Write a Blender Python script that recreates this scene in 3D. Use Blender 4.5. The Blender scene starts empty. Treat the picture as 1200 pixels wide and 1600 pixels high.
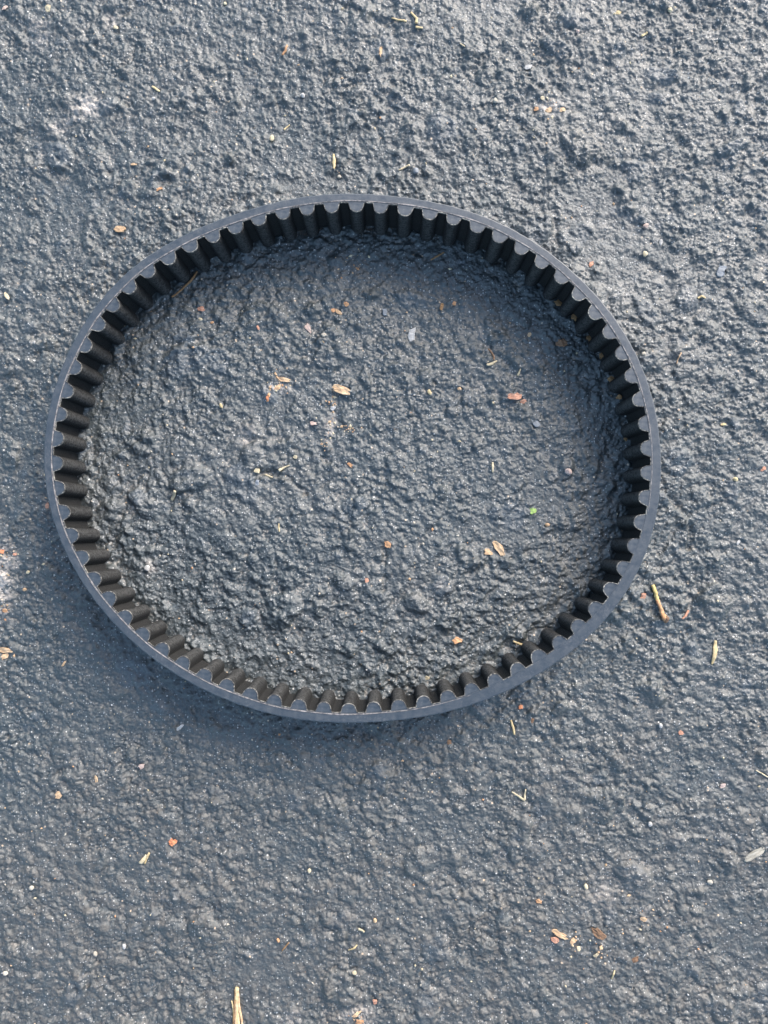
import bpy, bmesh, math, random
import numpy as np
from mathutils import Vector, Euler, Matrix

scene = bpy.context.scene
COL = scene.collection

# ------------------------------------------------------------------ camera
F = 1200.0                       # focal length in photograph pixels (1200 x 1600)
CAM_H = 0.272
CAM_ROT = Euler((math.radians(1.3), math.radians(0.4), 0.0))
cam_data = bpy.data.cameras.new('camera')
cam_data.sensor_fit = 'VERTICAL'
cam_data.sensor_height = 36.0
cam_data.lens = 36.0 * F / 1600.0
cam_data.clip_start = 0.005
cam_data.clip_end = 60.0
cam = bpy.data.objects.new('camera', cam_data)
cam.location = (0.0, 0.0, CAM_H)
cam.rotation_euler = CAM_ROT
COL.objects.link(cam)
scene.camera = cam
CAM_M = CAM_ROT.to_matrix()

# ------------------------------------------------------------------ light
SUN_EL, SUN_AZ = 34.0, 36.0      # low soft light from the upper right of the picture
world = bpy.data.worlds.new('World')
scene.world = world
world.use_nodes = True
wn = world.node_tree.nodes
sky = wn.new('ShaderNodeTexSky')
sky.sky_type = 'NISHITA'
sky.sun_disc = False
sky.sun_elevation = math.radians(SUN_EL)
sky.sun_rotation = math.radians(SUN_AZ)
sky.dust_density = 2.5
sky.air_density = 0.9
sky_tint = wn.new('ShaderNodeHueSaturation')     # hue shift added to tint the sky light
sky_tint.inputs['Saturation'].default_value = 1.0
sky_tint.inputs['Hue'].default_value = 0.49
world.node_tree.links.new(sky.outputs[0], sky_tint.inputs['Color'])
world.node_tree.links.new(sky_tint.outputs[0], wn['Background'].inputs[0])
wn['Background'].inputs[1].default_value = 0.12

sun_data = bpy.data.lights.new('sun', 'SUN')
sun_data.energy = 1.2
sun_data.angle = math.radians(36)
sun_data.color = (1.0, 0.97, 0.93)
sun = bpy.data.objects.new('sun', sun_data)
e, a = math.radians(SUN_EL), math.radians(SUN_AZ)
sun.rotation_euler = Vector((math.sin(a) * math.cos(e), math.cos(a) * math.cos(e), math.sin(e))).to_track_quat('Z', 'Y').to_euler()
sun.location = (0.6, 0.6, 0.8)
COL.objects.link(sun)

scene.view_settings.view_transform = 'Standard'
scene.view_settings.look = 'None'
scene.view_settings.gamma = 1.0
scene.view_settings.exposure = 2.1


# ------------------------------------------------------------------ helpers
def world_at(px, py, z=0.0):
    """Where the sight line through a photograph pixel meets height z (used to measure the place)."""
    d = CAM_M @ Vector(((px - 600.0) / F, (800.0 - py) / F, -1.0))
    t = (z - CAM_H) / d.z
    return Vector((d.x * t, d.y * t, z))


def link(o, parent=None):
    COL.objects.link(o)
    if parent is not None:
        o.parent = parent
    return o


def tag(o, label=None, cat=None, group=None, kind=None):
    if label: o['label'] = label
    if cat: o['category'] = cat
    if group: o['group'] = group
    if kind: o['kind'] = kind
    return o


def mesh_obj(name, verts, faces, mats, parent=None, smooth=False, loc=None, midx=None):
    me = bpy.data.meshes.new(name)
    me.from_pydata([tuple(v) for v in verts], [], faces)
    for m in (mats if isinstance(mats, (list, tuple)) else [mats]):
        me.materials.append(m)
    if midx is not None:
        me.polygons.foreach_set('material_index', midx)
    if smooth:
        me.polygons.foreach_set('use_smooth', [True] * len(me.polygons))
    me.update()
    o = bpy.data.objects.new(name, me)
    if loc is not None:
        o.location = loc
    return link(o, parent)


# ------------------------------------------------------------------ materials
def new_mat(name):
    m = bpy.data.materials.new(name)
    m.use_nodes = True
    nt = m.node_tree
    return m, nt, nt.nodes['Principled BSDF']


def node(nt, kind, **kw):
    n = nt.nodes.new(kind)
    for k, v in kw.items():
        setattr(n, k, v)
    return n


def noise(nt, co, scale, detail=3, rough=0.55, dist=0.0):
    n = node(nt, 'ShaderNodeTexNoise')
    n.inputs['Scale'].default_value = scale
    n.inputs['Detail'].default_value = detail
    n.inputs['Roughness'].default_value = rough
    n.inputs['Distortion'].default_value = dist
    nt.links.new(co, n.inputs['Vector'])
    return n


def ramp(nt, fac, stops):
    r = node(nt, 'ShaderNodeValToRGB')
    el = r.color_ramp.elements
    while len(el) < len(stops):
        el.new(0.5)
    for e_, (p, c) in zip(el, stops):
        e_.position = p
        e_.color = (c, c, c, 1) if isinstance(c, (int, float)) else tuple(c) + (1,)
    nt.links.new(fac, r.inputs['Fac'])
    return r


def mix(nt, fac, a_, b_, blend='MIX'):
    n = node(nt, 'ShaderNodeMix', data_type='RGBA', blend_type=blend)
    for sock, v in ((n.inputs['Factor'], fac), (n.inputs['A'], a_), (n.inputs['B'], b_)):
        if hasattr(v, 'is_linked') or hasattr(v, 'links'):
            nt.links.new(v, sock)
        elif isinstance(v, (int, float)):
            sock.default_value = v
        else:
            sock.default_value = tuple(v) + (1,)
    return n.outputs['Result']


def math_node(nt, op, a_, b_=None):
    n = node(nt, 'ShaderNodeMath', operation=op)
    for i, v in enumerate((a_, b_)):
        if v is None: continue
        if isinstance(v, (int, float)):
            n.inputs[i].default_value = v
        else:
            nt.links.new(v, n.inputs[i])
    return n.outputs[0]


def bump(nt, height, strength, dist, bsdf, prev=None):
    b = node(nt, 'ShaderNodeBump')
    b.inputs['Strength'].default_value = strength
    b.inputs['Distance'].default_value = dist
    nt.links.new(height, b.inputs['Height'])
    if prev is not None:
        nt.links.new(prev, b.inputs['Normal'])
    nt.links.new(b.outputs[0], bsdf.inputs['Normal'])
    return b.outputs[0]


def asphalt_material():
    m, nt, bs = new_mat('sealed_asphalt')
    co = node(nt, 'ShaderNodeTexCoord').outputs['Object']
    big = noise(nt, co, 22, 3)
    mid = noise(nt, co, 160, 4, 0.6)
    fine = noise(nt, co, 900, 4, 0.65)
    base = mix(nt, ramp(nt, mid.outputs['Fac'], [(0.3, 0.0), (0.7, 1.0)]).outputs['Color'],
               (0.013, 0.020, 0.022), (0.033, 0.043, 0.045))
    # bluish bald stones and greyer, dustier stretches of coating
    stone = node(nt, 'ShaderNodeAttribute', attribute_name='stone').outputs['Fac']
    base = mix(nt, math_node(nt, 'MULTIPLY', stone, 0.7), base, (0.036, 0.050, 0.062))
    dusty = ramp(nt, big.outputs['Fac'], [(0.45, 0.0), (0.66, 0.42)]).outputs['Color']
    base = mix(nt, dusty, base, (0.054, 0.055, 0.051))
    # uneven grain: worn grey stone, bare tar and tan grit mixed through the coating
    grain = noise(nt, co, 1000, 4, 0.7)
    base = mix(nt, ramp(nt, grain.outputs['Fac'], [(0.34, 0.75), (0.5, 0.0)]).outputs['Color'], base, (0.008, 0.011, 0.013))
    base = mix(nt, ramp(nt, grain.outputs['Fac'], [(0.55, 0.0), (0.70, 0.6)]).outputs['Color'], base, (0.088, 0.098, 0.104))
    near_shade_tint = node(nt, 'ShaderNodeAttribute', attribute_name='near_shade_tint').outputs['Fac']
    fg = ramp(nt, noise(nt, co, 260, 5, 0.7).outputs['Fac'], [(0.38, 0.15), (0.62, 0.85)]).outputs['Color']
    near_shade_tint = math_node(nt, 'MULTIPLY', near_shade_tint, fg)
    base = mix(nt, near_shade_tint, base, (0.055, 0.050, 0.043))  # neutral foreground light put into the colour as a grey-brown mix
    # fine pale dust lying in the pits
    pit = node(nt, 'ShaderNodeAttribute', attribute_name='pit').outputs['Fac']
    dn = ramp(nt, fine.outputs['Fac'], [(0.48, 0.0), (0.66, 0.9)]).outputs['Color']
    base = mix(nt, math_node(nt, 'MULTIPLY', pit, dn), base, (0.20, 0.175, 0.145))
    # mineral specks
    for sc, rad, cut, colr in ((560, 0.17, 0.93, (0.40, 0.39, 0.36)), (1250, 0.28, 0.80, (0.26, 0.26, 0.25)), (330, 0.12, 0.84, (0.36, 0.27, 0.18))):
        v = node(nt, 'ShaderNodeTexVoronoi')
        v.inputs['Scale'].default_value = sc
        nt.links.new(co, v.inputs['Vector'])
        sep = node(nt, 'ShaderNodeSeparateColor')
        nt.links.new(v.outputs['Color'], sep.inputs[0])
        on = math_node(nt, 'MULTIPLY', math_node(nt, 'LESS_THAN', v.outputs['Distance'], rad),
                       math_node(nt, 'GREATER_THAN', sep.outputs[0], cut))
        base = mix(nt, math_node(nt, 'MULTIPLY', on, 0.85), base, colr)
    # rubbed, chalky patches
    scuff = node(nt, 'ShaderNodeAttribute', attribute_name='scuff').outputs['Fac']
    sn = ramp(nt, noise(nt, co, 420, 5, 0.7).outputs['Fac'], [(0.42, 0.0), (0.54, 1.0)]).outputs['Color']
    base = mix(nt, math_node(nt, 'MULTIPLY', scuff, sn), base, (0.34, 0.30, 0.26))
    nt.links.new(base, bs.inputs['Base Color'])
    rr = ramp(nt, mid.outputs['Fac'], [(0.32, 0.46), (0.68, 0.64)])
    nt.links.new(math_node(nt, 'ADD', rr.outputs['Color'], math_node(nt, 'MULTIPLY', near_shade_tint, 0.16)), bs.inputs['Roughness'])
    bs.inputs['Specular IOR Level'].default_value = 0.85
    b1 = bump(nt, noise(nt, co, 430, 3, 0.6, 0.3).outputs['Fac'], 0.7, 0.0009, bs)
    vb = node(nt, 'ShaderNodeTexVoronoi')
    vb.inputs['Scale'].default_value = 1100
    nt.links.new(co, vb.inputs['Vector'])
    b2 = bump(nt, vb.outputs['Distance'], 0.22, 0.0004, bs, b1)
    bump(nt, noise(nt, co, 1250, 3, 0.65).outputs['Fac'], 0.55, 0.00042, bs, b2)
    return m


def rubber_material():
    m, nt, bs = new_mat('cut_rubber')
    co = node(nt, 'ShaderNodeTexCoord').outputs['Object']
    n1 = noise(nt, co, 90, 3)
    n2 = noise(nt, co, 1500, 4, 0.7)
    base = mix(nt, n1.outputs['Fac'], (0.020, 0.028, 0.037), (0.031, 0.041, 0.052))
    n3 = noise(nt, co, 420, 5, 0.7)
    base = mix(nt, ramp(nt, n3.outputs['Fac'], [(0.40, 0.0), (0.66, 0.8)]).outputs['Color'], base, (0.048, 0.056, 0.064))
    patchy = ramp(nt, noise(nt, co, 55, 3, 0.6).outputs['Fac'], [(0.42, 0.15), (0.66, 1.0)]).outputs['Color']
    dust = math_node(nt, 'MULTIPLY', patchy, ramp(nt, n2.outputs['Fac'], [(0.52, 0.0), (0.70, 0.6)]).outputs['Color'])
    base = mix(nt, dust, base, (0.12, 0.12, 0.12))
    nt.links.new(base, bs.inputs['Base Color'])
    nt.links.new(ramp(nt, n3.outputs['Fac'], [(0.35, 0.34), (0.65, 0.56)]).outputs['Color'], bs.inputs['Roughness'])
    bump(nt, n3.outputs['Fac'], 0.35, 0.0003, bs)
    return m


def fabric_material():
    m, nt, bs = new_mat('black_nylon_weave')
    co = node(nt, 'ShaderNodeTexCoord').outputs['Object']
    n1 = noise(nt, co, 260, 4, 0.6)
    base = mix(nt, ramp(nt, n1.outputs['Fac'], [(0.35, 0.0), (0.75, 1.0)]).outputs['Color'],
               (0.0022, 0.0022, 0.0025), (0.0075, 0.0077, 0.0080))
    w = node(nt, 'ShaderNodeTexWave', wave_type='BANDS', bands_direction='Z')
    w.inputs['Scale'].default_value = 420
    w.inputs['Distortion'].default_value = 1.2
    w.inputs['Detail'].default_value = 2
    nt.links.new(co, w.inputs['Vector'])
    n2 = noise(nt, co, 1150, 4, 0.75)
    h = math_node(nt, 'ADD', w.outputs['Fac'], n2.outputs['Fac'])
    base = mix(nt, ramp(nt, h, [(0.92, 0.0), (1.22, 1.0)]).outputs['Color'], base, (0.033, 0.034, 0.034))
    wr = node(nt, 'ShaderNodeAttribute', attribute_name='wear').outputs['Fac']
    wr = ramp(nt, math_node(nt, 'MULTIPLY', wr, n2.outputs['Fac']), [(0.40, 0.0), (0.56, 1.0)]).outputs['Color']
    base = mix(nt, wr, base, (0.060, 0.061, 0.060))
    nt.links.new(base, bs.inputs['Base Color'])
    bs.inputs['Specular IOR Level'].default_value = 0.15
    bs.inputs['Roughness'].default_value = 0.75
    bump(nt, h, 0.9, 0.0004, bs)
    return m


def fray_material():
    m, nt, bs = new_mat('frayed_pale_threads')
    co = node(nt, 'ShaderNodeTexCoord').outputs['Object']
    n = noise(nt, co, 1300, 5, 0.8)
    big = noise(nt, co, 120, 2)
    n = node(nt, 'ShaderNodeMath', operation='MULTIPLY_ADD')
    nt.links.new(noise(nt, co, 1300, 4, 0.75).outputs['Fac'], n.inputs[0])
    n.inputs[1].default_value = 0.75
    nt.links.new(math_node(nt, 'MULTIPLY', big.outputs['Fac'], 0.28), n.inputs[2])
    n.outputs[0].name = 'Fac'
    c = mix(nt, ramp(nt, n.outputs[0], [(0.47, 0.0), (0.66, 1.0)]).outputs['Color'], (0.020, 0.022, 0.024), (0.27, 0.255, 0.22))
    nt.links.new(c, bs.inputs['Base Color'])
    bs.inputs['Roughness'].default_value = 0.9
    return m


def cord_material():
    m, nt, bs = new_mat('dusty_cord_seam')
    co = node(nt, 'ShaderNodeTexCoord').outputs['Object']
    n = noise(nt, co, 800, 4, 0.7)
    c = mix(nt, ramp(nt, n.outputs['Fac'], [(0.38, 0.0), (0.64, 1.0)]).outputs['Color'], (0.050, 0.050, 0.052), (0.24, 0.215, 0.20))
    nt.links.new(c, bs.inputs['Base Color'])
    bs.inputs['Roughness'].default_value = 0.85
    return m


_mats = {}


def litter_material(name, c1, c2, rough=0.75, grain=(900, 900, 900)):
    if name in _mats: return _mats[name]
    m, nt, bs = new_mat(name)
    co = node(nt, 'ShaderNodeTexCoord').outputs['Object']
    mp = node(nt, 'ShaderNodeMapping')
    mp.inputs['Scale'].default_value = grain
    nt.links.new(co, mp.inputs['Vector'])
    n = noise(nt, mp.outputs[0], 1.0, 4, 0.65)
    f = ramp(nt, n.outputs['Fac'], [(0.33, 0.0), (0.67, 1.0)]).outputs['Color']
    c = mix(nt, f, c1, c2)
    rnd = node(nt, 'ShaderNodeObjectInfo').outputs['Random']
    c = mix(nt, math_node(nt, 'MULTIPLY', rnd, 0.35), c, (c1[0] * 0.6, c1[1] * 0.55, c1[2] * 0.5))
    nt.links.new(c, bs.inputs['Base Color'])
    bs.inputs['Roughness'].default_value = rough
    bump(nt, n.outputs['Fac'], 0.5, 0.0003, bs)
    _mats[name] = m
    return m


PALETTE = {
    'tan':    ((0.30, 0.185, 0.095), (0.56, 0.40, 0.25)),
    'cream':  ((0.33, 0.27, 0.165), (0.52, 0.45, 0.31)),
    'orange': ((0.30, 0.14, 0.06), (0.50, 0.30, 0.16)),
    'red':    ((0.27, 0.115, 0.065), (0.50, 0.28, 0.19)),
    'vivid':  ((0.36, 0.12, 0.05), (0.50, 0.22, 0.11)),
    'pink':   ((0.30, 0.21, 0.17), (0.46, 0.36, 0.31)),
    'brown':  ((0.075, 0.042, 0.024), (0.23, 0.13, 0.07)),
    'white':  ((0.25, 0.245, 0.235), (0.42, 0.41, 0.39)),
    'stone':  ((0.25, 0.225, 0.18), (0.42, 0.38, 0.31)),
    'grey':   ((0.13, 0.14, 0.15), (0.25, 0.27, 0.29)),
    'green':  ((0.14, 0.24, 0.05), (0.34, 0.45, 0.14)),
    'straw':  ((0.33, 0.25, 0.12), (0.54, 0.43, 0.25)),
    'needle': ((0.16, 0.085, 0.035), (0.34, 0.20, 0.09)),
    'lime':   ((0.34, 0.24, 0.07), (0.52, 0.40, 0.17)),
    'driftwood': ((0.18, 0.165, 0.13), (0.42, 0.395, 0.33)),
    'teal':   ((0.05, 0.30, 0.36), (0.10, 0.42, 0.48)),
}


def pal(c, fibrous=False):
    a_, b_ = PALETTE[c]
    if fibrous:
        return litter_material(c + '_fibre', a_, b_, 0.8, (350, 2600, 900))
    return litter_material(c + '_litter', a_, b_, 0.75)


# ------------------------------------------------------------------ ground
rs = np.random.RandomState(11)
CELL = 0.00034
NX, NY = 1125, 1350               # one tile of relief, larger than the frame


def spectrum(lmin, lmax, beta, seed):
    r = np.random.RandomState(seed)
    kx = np.fft.fftfreq(NX, CELL)[None, :]
    ky = np.fft.fftfreq(NY, CELL)[:, None]
    k = np.sqrt(kx * kx + ky * ky)
    k[0, 0] = 1e-6
    amp = np.where((k > 1 / lmax) & (k < 1 / lmin), k ** (-beta), 0.0)
    f = np.fft.ifft2(np.fft.fft2(r.randn(NY, NX)) * amp).real
    return f / f.std()


def smooth(f, lam):
    kx = np.fft.fftfreq(NX, CELL)[None, :]
    ky = np.fft.fftfreq(NY, CELL)[:, None]
    return np.fft.ifft2(np.fft.fft2(f) * np.exp(-0.5 * (kx * kx + ky * ky) * (2 * math.pi * lam) ** 2)).real


X0, Y0 = -NX * CELL / 2, -NY * CELL / 2
stones = np.zeros((NY, NX))
stone_mask = np.zeros((NY, NX))


def put_stone(cx, cy, ra, rb, th, hgt, tilt, facet, bald=0.0, power=2.6):
    R = max(ra, rb) * 1.05
    ix = np.arange(int((cx - R - X0) / CELL), int((cx + R - X0) / CELL) + 2)
    iy = np.arange(int((cy - R - Y0) / CELL), int((cy + R - Y0) / CELL) + 2)
    gx = X0 + ix * CELL - cx
    gy = (Y0 + iy * CELL - cy)[:, None]
    u = (gx * math.cos(th) + gy * math.sin(th)) / ra
    v = (-gx * math.sin(th) + gy * math.cos(th)) / rb
    ang = np.arctan2(v, u)
    rim = 1 + 0.10 * np.sin(2 * ang + facet) + 0.08 * np.sin(3 * ang + 2.3 * facet) + 0.05 * np.sin(5 * ang + 4.1 * facet)
    q = np.sqrt(u * u + v * v) / rim
    cap = np.clip(1 - q ** power, 0, None)
    h = hgt * cap ** 0.6 * (1 + tilt[0] * u + tilt[1] * v)
    h[q >= 1] = 0
    s = np.ix_(iy % NY, ix % NX)
    if bald > 0:
        mk = np.clip((1 - q) * 6, 0, 1) * bald * (h >= stones[s])
        stone_mask[s] = np.maximum(stone_mask[s] * (h < stones[s]), mk)
    stones[s] = np.maximum(stones[s], h)


W_, H_ = NX * CELL, NY * CELL
for n_, rmin, rmax, hmul in ((5000, 0.0008, 0.0018, 0.32), (1500, 0.0018, 0.0036, 0.25), (300, 0.0038, 0.0080, 0.18)):
    for _ in range(n_):
        r_ = rmin + (rmax - rmin) * rs.rand() ** 1.6
        put_stone(X0 + W_ * rs.rand(), Y0 + H_ * rs.rand(), r_, r_ * (0.55 + 0.45 * rs.rand()), rs.rand() * math.pi,
                  r_ * hmul * (0.5 + 0.8 * rs.rand()), rs.uniform(-0.45, 0.45, 2), rs.rand() * 6.3,
                  0.8 if rs.rand() < 0.12 else 0.0, 3.6 if rmax > 0.003 else 2.6)
# flat stones the photograph shows
for px, py, ra, rb, deg, hg in ((290, 562, 40, 26, 15, 5), (838, 360, 30, 26, 60, 6), (900, 365, 30, 18, 10, 6), (900, 385, 14, 12, 0, 6), (642, 466, 16, 24, 80, 4),
                                (870, 75, 26, 14, -30, 5), (1145, 230, 30, 12, 30, 5), (1030, 980, 24, 10, -10, 3), (795, 805, 34, 22, -15, 4), (985, 335, 34, 10, -25, 4),
                                (1010, 485, 30, 14, -50, 5), (1000, 570, 32, 13, 25, 5), (1150, 1555, 22, 18, 0, 4), (620, 155, 26, 12, -35, 5), (690, 200, 30, 24, 10, 3),
                                (390, 770, 20, 18, 0, 4), (555, 790, 22, 16, 30, 4), (690, 915, 20, 16, 0, 3), (1075, 465, 16, 24, 0, 5)):
    p = world_at(px, py)
    k_ = CAM_H / F
    put_stone(p.x, p.y, ra * k_, rb * k_, math.radians(deg), hg * k_, (0.1, 0.1), px * 0.37, 0.75, 5.0)

f_big = spectrum(0.012, 0.12, 1.6, 1)
f_mid = spectrum(0.0035, 0.013, 1.4, 2)
f_small = spectrum(0.0012, 0.0045, 1.2, 3)
f_tiny = spectrum(0.0007, 0.0016, 0.6, 4)
ridge = np.abs(spectrum(0.003, 0.016, 1.4, 5))
ridge3 = np.abs(spectrum(0.0012, 0.005, 1.0, 10))
ridge2 = -np.abs(spectrum(0.0014, 0.006, 1.2, 6))
stones = smooth(stones, 0.00012)
relief = (0.00040 * f_big + 0.00018 * f_mid + 0.00010 * f_small + 0.00006 * f_tiny * np.clip(1 + 0.6 * spectrum(0.01, 0.06, 1.2, 9), 0.2, 2.2) + 0.00022 * ridge + 0.00016 * ridge2 + 0.00012 * ridge3
          + 0.90 * stones * (1 + 0.12 * f_mid))
# sealer pools in the lowest spots
lowcut = np.percentile(relief, 9)
relief = np.where(relief < lowcut, lowcut + 0.45 * (relief - lowcut), relief)
rough_patch = spectrum(0.015, 0.09, 1.3, 8)
relief = smooth(relief, 0.006) + (relief - smooth(relief, 0.006)) * np.clip(1.15 + 0.16 * rough_patch, 0.88, 1.4)
relief -= np.percentile(relief, 80)
# open cracks and creases in the coating
for pl, wd, dp in (([(1034, 765), (1052, 785), (1075, 806), (1080, 830), (1076, 868)], 7, 0.9), ([(762, 545), (778, 556), (800, 572)], 9, 0.6),
                   ([(455, 700), (500, 712), (545, 745), (560, 765)], 5, 0.5), ([(395, 740), (425, 738), (455, 752), (475, 770)], 7, 0.6),
                   ([(350, 800), (360, 830), (380, 850)], 4, 0.5), ([(640, 600), (646, 640), (660, 660)], 3, 0.4), ([(600, 860), (602, 900), (598, 930)], 4, 0.6),
                   ([(520, 0), (590, 34), (598, 38)], 7, 0.5), ([(420, 130), (436, 165)], 5, 0.4), ([(770, 100), (775, 122)], 7, 0.6),
                   ([(610, 148), (632, 168), (640, 172)], 10, 0.7), ([(160, 255), (172, 275)], 6, 0.6), ([(225, 285), (262, 280)], 12, 0.5),
                   ([(300, 1105), (306, 1135)], 4, 0.5), ([(1150, 1100), (1172, 1128)], 10, 0.5), ([(1040, 1245), (1060, 1262)], 7, 0.5),
                   ([(1010, 410), (1025, 420), (1042, 430)], 12, 0.6), ([(1060, 215), (1080, 235)], 8, 0.5), ([(1165, 215), (1180, 222)], 8, 0.6),
                   ([(425, 810), (505, 800), (560, 830)], 3, 0.3), ([(90, 1210), (110, 1235)], 9, 0.4), ([(780, 880), (860, 850), (890, 820)], 3, 0.4)):
    W3 = [world_at(x, y) for x, y in pl]
    k_ = CAM_H / F
    xs, ys = [p.x for p in W3], [p.y for p in W3]
    mg = wd * k_ * 3
    ix = np.arange(max(0, int((min(xs) - mg - X0) / CELL)), min(NX, int((max(xs) + mg - X0) / CELL) + 1))
    iy = np.arange(max(0, int((min(ys) - mg - Y0) / CELL)), min(NY, int((max(ys) + mg - Y0) / CELL) + 1))
    qx, qy = np.meshgrid(X0 + ix * CELL, Y0 + iy * CELL)
    best = np.full(qx.shape, 1e9)
    for p0, p1 in zip(W3[:-1], W3[1:]):
        dx, dy = p1.x - p0.x, p1.y - p0.y
        f = np.clip(((qx - p0.x) * dx + (qy - p0.y) * dy) / (dx * dx + dy * dy), 0, 1)
        best = np.minimum(best, np.hypot(qx - p0.x - f * dx, qy - p0.y - f * dy))
    s_ = np.ix_(iy, ix)
    best = best + 0.0005 * f_mid[s_] * 0.6
    relief[s_] -= dp * 0.0013 * np.exp(-(best / (wd * k_ * 0.6)) ** 2)
local = relief - smooth(relief, 0.0032)
pit = np.clip((-local / local.std() - 0.5) / 1.2, 0, 1)


def sample(f, x, y):
    u = (np.asarray(x) - X0) / CELL
    v = (np.asarray(y) - Y0) / CELL
    iu, iv = np.floor(u).astype(int), np.floor(v).astype(int)
    fu, fv = u - iu, v - iv
    a0, a1, b0, b1 = iu % NX, (iu + 1) % NX, iv % NY, (iv + 1) % NY
    return ((f[b0, a0] * (1 - fu) + f[b0, a1] * fu) * (1 - fv) + (f[b1, a0] * (1 - fu) + f[b1, a1] * fu) * fv)


def ground_z(x, y):
    return float(sample(relief, x, y))


def ground_top(x, y, r):
    a_ = np.linspace(0, 2 * math.pi, 9)[:-1]
    return float(max(np.max(sample(relief, x + 0.6 * r * np.cos(a_), y + 0.6 * r * np.sin(a_))) * 0.7 + 0.3 * ground_z(x, y), ground_z(x, y)))


def axis(half):
    core = np.arange(-half, half + CELL * 0.5, CELL)
    t, s, out = half, CELL, []
    while t < 2.0:
        s *= 1.16
        t += s
        out.append(t)
    out = np.array(out)
    return np.concatenate([-out[::-1], core, out])


gx, gy = axis(0.156), axis(0.202)
GX, GY = np.meshgrid(gx, gy)
GZ = sample(relief, GX, GY)
nvx, nvy = len(gx), len(gy)
me = bpy.data.meshes.new('asphalt_ground')
me.vertices.add(nvx * nvy)
me.vertices.foreach_set('co', np.stack([GX, GY, GZ], -1).astype(np.float32).ravel())
i0 = (np.arange(nvy - 1)[:, None] * nvx + np.arange(nvx - 1)[None, :]).ravel()
quads = np.stack([i0, i0 + 1, i0 + 1 + nvx, i0 + nvx], -1).astype(np.int32)
me.loops.add(quads.size)
me.loops.foreach_set('vertex_index', quads.ravel())
me.polygons.add(len(quads))
me.polygons.foreach_set('loop_start', np.arange(0, quads.size, 4, dtype=np.int32))
me.polygons.foreach_set('loop_total', np.full(len(quads), 4, dtype=np.int32))
me.polygons.foreach_set('use_smooth', np.ones(len(quads), dtype=bool))
me.update(calc_edges=True)
scuff = np.zeros_like(GX)
for px, py, ra, rb, w_ in ((136, 166, 22, 16, 1.0), (115, 185, 16, 10, 0.6), (90, 200, 12, 10, 0.5), (4, 905, 14, 52, 1.0), (8, 875, 18, 16, 0.8), (175, 30, 12, 14, 0.45),
                           (60, 50, 18, 24, 0.35), (435, 606, 16, 8, 0.75), (862, 166, 18, 12, 0.55), (232, 888, 10, 12, 0.6), (455, 1590, 14, 10, 0.4), (385, 680, 12, 16, 0.45),
                           (560, 1588, 22, 12, 0.7), (690, 915, 14, 8, 0.3), (940, 1400, 26, 22, 0.3), (1010, 1430, 14, 8, 0.3), (516, 672, 10, 22, 0.5)):
    p = world_at(px, py)
    k_ = CAM_H / F
    scuff = np.maximum(scuff, w_ * np.exp(-(((GX - p.x) / (ra * k_)) ** 2 + ((GY - p.y) / (rb * k_)) ** 2) ** 1.3 * 0.8))
# dimmer, more neutral light over the nearer ground, painted in as a patchy tone
near_shade_tint = np.clip((-0.055 - GY + 0.016 * sample(f_big, GX, GY)) / 0.07, 0, 1) * 0.8 * np.clip(1 + 0.25 * sample(f_mid, GX, GY), 0.4, 1.2)
for nm, arr in (('near_shade_tint', near_shade_tint), ('scuff', scuff), ('pit', sample(pit, GX, GY)), ('stone', sample(smooth(stone_mask, 0.0004), GX, GY))):
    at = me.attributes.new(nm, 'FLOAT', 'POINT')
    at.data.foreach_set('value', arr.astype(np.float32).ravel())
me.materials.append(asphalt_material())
ground = tag(link(bpy.data.objects.new('asphalt_ground', me)), kind='structure')

# ------------------------------------------------------------------ toothed belt
BELT_H = 0.0190
edge_px = [(76, 643), (100, 563), (130, 507), (173, 450), (213, 413), (277, 373), (333, 345), (397, 326), (430, 315), (490, 305), (553, 302), (620, 305),
           (680, 317), (730, 328), (778, 345), (820, 370), (870, 403), (907, 433), (940, 470), (967, 507), (990, 547), (1010, 587), (1022, 627), (1029, 663),
           (1033, 697), (1032, 740), (1028, 783), (1022, 827), (1010, 867), (993, 903), (970, 937), (947, 967), (917, 997), (880, 1027), (833, 1062),
           (767, 1090), (700, 1112), (650, 1122), (583, 1130), (517, 1129), (450, 1121), (400, 1110), (350, 1093), (283, 1060), (233, 1023), (183, 982),
           (143, 933), (117, 890), (92, 840), (80, 803), (73, 773), (69, 740), (68, 707)]
P = np.array([world_at(x, y, BELT_H)[:2] for x, y in edge_px])
C0 = np.array(world_at(550, 716, BELT_H)[:2])
th = np.arctan2(P[:, 1] - C0[1], P[:, 0] - C0[0])
rad = np.hypot(P[:, 1] - C0[1], P[:, 0] - C0[0])
NH = 9
basis = lambda t: np.stack([np.ones_like(t)] + [g(k * t) for k in range(1, NH + 1) for g in (np.cos, np.sin)], -1)
coef = np.linalg.lstsq(np.vstack([basis(th), 1e-3 * np.diag([0] + [k * k for k in range(1, NH + 1) for _ in (0, 1)])]),
                       np.concatenate([rad, np.zeros(2 * NH + 1)]), rcond=None)[0]
T = np.linspace(math.pi, -math.pi, 4001)            # clockwise in the picture, from the left
Rr = basis(T) @ coef
OUT = np.stack([C0[0] + Rr * np.cos(T), C0[1] + Rr * np.sin(T)], -1)
dT = np.gradient(OUT, axis=0)
dT[0] = dT[-1] = (OUT[1] - OUT[-2])
dT /= np.linalg.norm(dT, axis=1)[:, None]
NIN = np.stack([dT[:, 1], -dT[:, 0]], -1)           # inward for clockwise travel
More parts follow.
